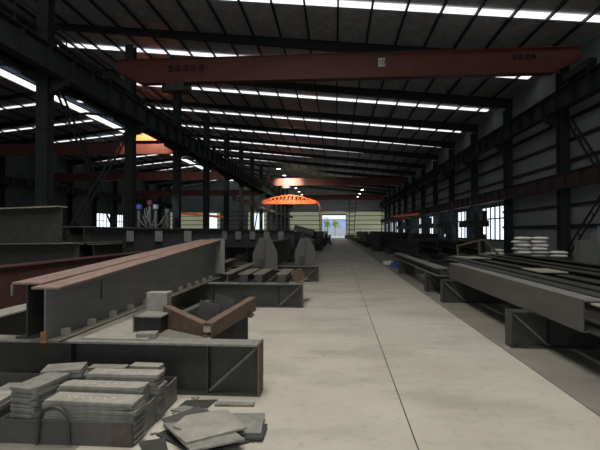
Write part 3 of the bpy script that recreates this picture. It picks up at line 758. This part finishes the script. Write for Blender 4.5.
loose([(-1.10,4.06),(-.74,4.08),(-.74,4.14),(-1.1,4.14)], .002, .02, 'narrow pale strip on the floor in front of the nearest support beam', M['plate'])
rr = random.Random(5)
for i in range(12):
    x, y = rr.uniform(-1.44, -1.0), rr.uniform(3.1, 4.3)
    if -1.42 < x < -.6 and 3.1 < y < 3.9: x = rr.uniform(-1.46, -1.41)
    o = MB().rbox((0,0,.006), (.03*rr.uniform(.5,1.5), .02, .012), rz=rr.uniform(0,3)).build('metal_scrap', M['plate']); o.location = (x, y, .0)
    tag(o, 'tiny pale metal scrap on the floor between the tray and the scrap plates', 'scrap', 'tiny metal scraps by the tray')

# ------------------------------------------------------------ sacks and gear at the right wall
def sack_mesh(seed):
    r = random.Random(seed); mb = MB(); nx, ny = 12, 8; L, W, H = .8, .5, .16
    for s in (-1, 1):
        for i in range(nx+1):
            for j in range(ny+1):
                u, v = i/nx*2-1, j/ny*2-1
                k = (1-abs(u)**4)*(1-abs(v)**4)
                mb.v.append((u*L/2*(1-.06*v*v), v*W/2*(1-.08*u*u), H/2 + s*(H/2)*(k**.5)*(1 if s < 0 else 1)+ r.uniform(-.006,.006)))
    N = (nx+1)*(ny+1)
    for s in (0, 1):
        for i in range(nx):
            for j in range(ny):
                a = s*N + i*(ny+1)+j; f = (a, a+ny+1, a+ny+2, a+1); mb.f.append(f if s else f[::-1])
    return mb.mesh('sack', M['white'])
SM = [sack_mesh(i) for i in range(3)]
for m_ in SM:
    for p in m_.polygons: p.use_smooth = True
r = random.Random(11)
t = thing('wooden_pallet', 'low pallet under the pile of white sacks near the right wall', 'pallet', (10.0, 23.3, 0))
MB().box(-1.25, 1.2, -.55, .55, .26, .30).build('deck', M['dark'], t)
for x in (-1.1, 0, 1.05): MB().box(x-.06, x+.06, -.5, .5, 0, .26).build('skid', M['dark'], t)
for l in range(6):
    for i in range(2):
        o = bpy.data.objects.new('sack', SM[(l+i) % 3]); C.objects.link(o)
        o.location = (9.27 + i*.845 + (.06 if l % 2 else -.04), 23.3 + r.uniform(-.04,.04), .303 + l*.175)
        o.rotation_euler = (0, 0, r.uniform(-.08,.08))
        tag(o, 'white woven sack in the tall pile by the right wall, %s column, %s layer up' % (('left', 'right')[i], 'lowest' if l == 0 else ORD[l]), 'sack', 'white sacks in the tall pile')
for l in range(2):
    o = bpy.data.objects.new('sack', SM[l % 3]); C.objects.link(o); o.location = (11.03, 23.2 + .03*l, .303 + l*.175); o.rotation_euler = (0,0,.06*l)
    tag(o, 'white woven sack in the low heap right of the tall pile, %s layer' % ('lower', 'upper')[l], 'sack', 'sacks in the low right heap')
MB().box(1.2, 1.5, -.55, .55, .26, .30).build('deck_end', M['dark'], t)
t2 = thing('wooden_pallet', 'small dark platform under the little heap of sacks left of the tall pile', 'pallet', (8.05, 23.3, 0)); MB().box(-.6,.6,-.4,.4,.36,.4).build('deck', M['dark'], t2)
for x in (-.5, .5): MB().box(x-.06, x+.06, -.4, .4, 0, .36).build('skid', M['dark'], t2)
for l in range(2):
    o = bpy.data.objects.new('sack', SM[l]); C.objects.link(o); o.location = (8.05+.05*l, 23.3, .403+l*.172); o.scale = (1-.25*l,)*2 + (1,)
    tag(o, 'white sack in the little heap left of the tall pile, %s one' % ('lower', 'upper')[l], 'sack', 'sacks in the little heap')
t = thing('steel_cabinet', 'grey green steel cabinet standing at the near right wall', 'cabinet', (10.85, 20.4, 0))
MB().box(-.38, .38, -.25, .25, .05, 1.22).build('body', M['cabinet'], t, bevel=.01); MB().box(-.34,.34,-.27,-.25,.1,1.17).build('door', M['cabinet'], t)
MB().box(-.36,.36,-.24,.24,0,.05).build('plinth', M['dark'], t)
t = thing('distribution_box', 'pale blue electrical box on the right wall at the frame edge', 'box', (12.12, 21.2, .75))
MB().box(-.12, .12, -.45, .45, 0, 1.1).build('body', M['bluebox'], t, bevel=.01); MB().box(-.135,-.12,-.4,.4,.08,1.02).build('door', M['bluebox'], t)
# tan trestle
t = thing('a_frame_trestle', 'tan yellow A-frame trestle standing behind the right-hand beams', 'trestle', (6.6, 20.6, 0))
MB().bar((-.2,0,1.25),(-.2,0,0),.08).build('leg', M['tan'], t); MB().bar((0,0,1.25),(1.15,0,0),.08).build('leg', M['tan'], t)
MB().bar((-1.2,0,.95),(0,0,1.25),.07).build('top_bar', M['tan'], t); MB().bar((-.2,0,.5),(.7,0,.5),.05).build('cross_bar', M['tan'], t); MB().bar((-1.15,0,.95),(-1.15,0,0),.07).build('leg', M['tan'], t)

# machines in front of the right windows
def machine(x, y, kind, lab):
    t = thing('welding_machine', lab, 'machine', (x, y, 0))
    MB().box(-.5, .5, -1.4, 1.4, 0, .9).build('bed', M['frame'], t, bevel=.03)
    MB().box(-.15, .15, -1.2, -.9, .9, 3.0).build('post', M['frame'], t); MB().box(-.15, .15, .9, 1.2, .9, 3.0).build('post', M['frame'], t)
    MB().box(-.25, .25, -3.0, 3.0, 1.95, 2.4).box(-.15,.15,-2.9,-2.7,2.4,3.1).box(-.15,.15,-2.6,-1.7,.9,1.4).box(-.1,.1,-2.2,-2.0,1.4,1.95).build('cross_beam', M['frame'], t)
    MB().box(-.4, .4, -.5, .45, 2.3, 3.3).build('head_box', M['frame'], t, bevel=.04)
    MB().box(-.2, .2, -.3, .1, 1.35, 2.0).build('torch_carriage', M['dark'], t)
    MB().bar((0,-1.1,1.0),(0,.2,2.1),.1).build('strut', M['frame'], t)
    MB().tube([(0,.3+.9*i/10, 3.0+.4*math.sin(PI*i/10)) for i in range(11)], .04, 6).build('cable', M['black'], t)
for i, (x, y) in enumerate(((10.7, 36.0), (10.4, 43.5), (10.2, 52), (10.3, 64), (10.3, 72))):
    machine(x, y, i, 'dark welding machine silhouetted before the right windows, %s from the camera' % ORD[i])
# machine with hoses beyond the left columns
t = thing('hose_rig', 'cluttered welding rig with looping hoses and red heads beyond the left columns', 'machine', (-13.0, 31, 0))
MB().box(-1.2, 1.1, -.5, .5, 0, 1.7).build('cabinet', M['frame'], t, bevel=.04)
for i, (x, h, m) in enumerate(((-.9, 3.2, 'blue'), (-.1, 3.5, 'crane'), (.35, 3.2, 'bluebox'), (1.2, 2.9, 'grey'))):
    p_ = MB().box(x-.08, x+.08, -.08, .08, 1.7, h).build('post', M['grey'], t)
    MB().tube([(x, 0, h), (x, 0, h+.14), (x, 0, h+.3)], .2, 10).build('head', M[m], t)
rr = random.Random(2)
for i in range(7):
    a, b = rr.uniform(-1.3, .6), rr.uniform(-.5, 1.4); hh = rr.uniform(2.2, 3.2)
    MB().tube([(a+(b-a)*k/12, -.55 + .05*i, hh - 1.0*math.sin(PI*k/12)*rr.uniform(.9,1.05) + .2*k/12) for k in range(13)], .025, 5).build('hose', M['plate2'], t, label='pale hose')
t = thing('light_pole', 'thin pale pole with a small crossbar beyond the left columns', 'pole', (-16.5, 34, 0))
MB().box(-.04,.04,-.04,.04,0,4.4).build('pole', M['olive'], t); MB().box(-.5,.5,-.03,.03,3.6,3.68).build('cross_bar', M['olive'], t); MB().box(-.2,.2,-.2,.2,0,.05).build('foot', M['dark'], t)

# clutter along the aisle
def junk(x, y, m, lab, s=1, name='tool_box'):
    t = thing(name, lab, 'box', (x, y, 0), .3)
    MB().box(-.22*s, .22*s, -.15*s, .15*s, 0, .2*s).build('body', m, t, bevel=.01); MB().box(-.1*s,.1*s,-.02,.02,.2*s,.25*s).build('handle', M['black'], t)
junk(2.75, 20.6, M['blue'], 'blue tool box on the floor at the right edge of the aisle')
junk(3.3, 19.3, M['plate2'], 'pale box on the floor beside the blue tool box', .8)
junk(3.35, 24.0-2.2, M['orustm'], 'rusty brown box behind the blue tool box', 1.2)
t = thing('cable_coil', 'blue hose coil lying flat at the right edge of the aisle', 'hose', (3.3, 20.4, 0))
for k in range(3): MB().tube([(.25*math.cos(2*PI*i/20)*(1+.08*k), .25*math.sin(2*PI*i/20), .02+.03*k) for i in range(21)], .018, 6).build('loop', M['blue'], t)
junk(2.55, 22.2, M['white'], 'white bag-like box on the floor by the right beam stack', .9)
t = thing('cylinder_trolley', 'small red wheeled gas cylinder trolley left of the aisle before the far door', 'trolley', (-1.0, 52, 0))
MB().tube([(0,0,.15),(0,0,1.25),(0,0,1.35)], .16, 12).build('cylinder', M['crane'], t); MB().tube([(.38,0,.15),(.38,0,1.2)], .14, 12).build('cylinder', M['blue'], t)
for x in (-.2, .55): MB().tube([(x,0,.2),(x+.06,0,.2)], .2, 14).build('wheel', M['black'], t)
MB().bar((-.15,.2,.3),(.55,.2,1.3),.04).build('handle', M['grey'], t)
# gear on the ground in the doorway distance
for i, (x, y, s) in enumerate(((-3.0, 80, 1.6), (-3.0, 96, 1.5), (3.5, 96, 1.6), (2.9, 107, 1.2))):
    if i < 2: continue
    t = thing('scrap_bin', 'dark scrap bin beside the aisle near the far door, %s' % ('nearest at left', 'farther at left', 'nearer at right', 'beside the door at right')[i], 'bin', (x if i else 0-.6, y, 0))
    MB().box(-.5*s,.5*s,-.4*s,.4*s,.08,.6*s).build('body', M['dark'], t); MB().box(-.45*s,.45*s,-.35*s,.35*s,0,.08).build('skid', M['black'], t)

# outside the door
t = thing('outside_building', 'pale blue building seen through the far truck door', 'building', (0, 165, 0))
MB().box(-14, 14, 0, 8, 0, 5.9).build('walls', M['bld'], t); MB().box(-14.3, 14.3, -.3, 8.3, 5.9, 6.2).build('roof_edge', M['cement'], t)
for k in range(8): MB().box(-13+k*3.4, -11.6+k*3.4, -.05, 0, 3.0, 4.6).build('window', M['bluebox'], t)
MB().box(-14,14,-.4,0,0,2.6).build('plinth_wall', M['cement'], t)
for i, x in enumerate((-2.6, .0)):
    t = thing('young_tree', 'small yellow green tree outside the far door, %s one' % ('left', 'right')[i], 'tree', (x, 150, 0))
    MB().tube([(0,0,0),(0,0,3.0),(.1,0,4.2)], .1, 6).build('trunk', M['olive'], t)
    mb = MB(); r = random.Random(i+3)
    for k in range(160):
        c = Vector((r.gauss(0,.42), r.gauss(0,.5), 4.2 + r.gauss(0,.5)))
        mb.rbox(c, (.35,.3,.03), r.uniform(0,3), r.uniform(0,3), r.uniform(0,3))
    mb.build('foliage', M['leaf'], t)
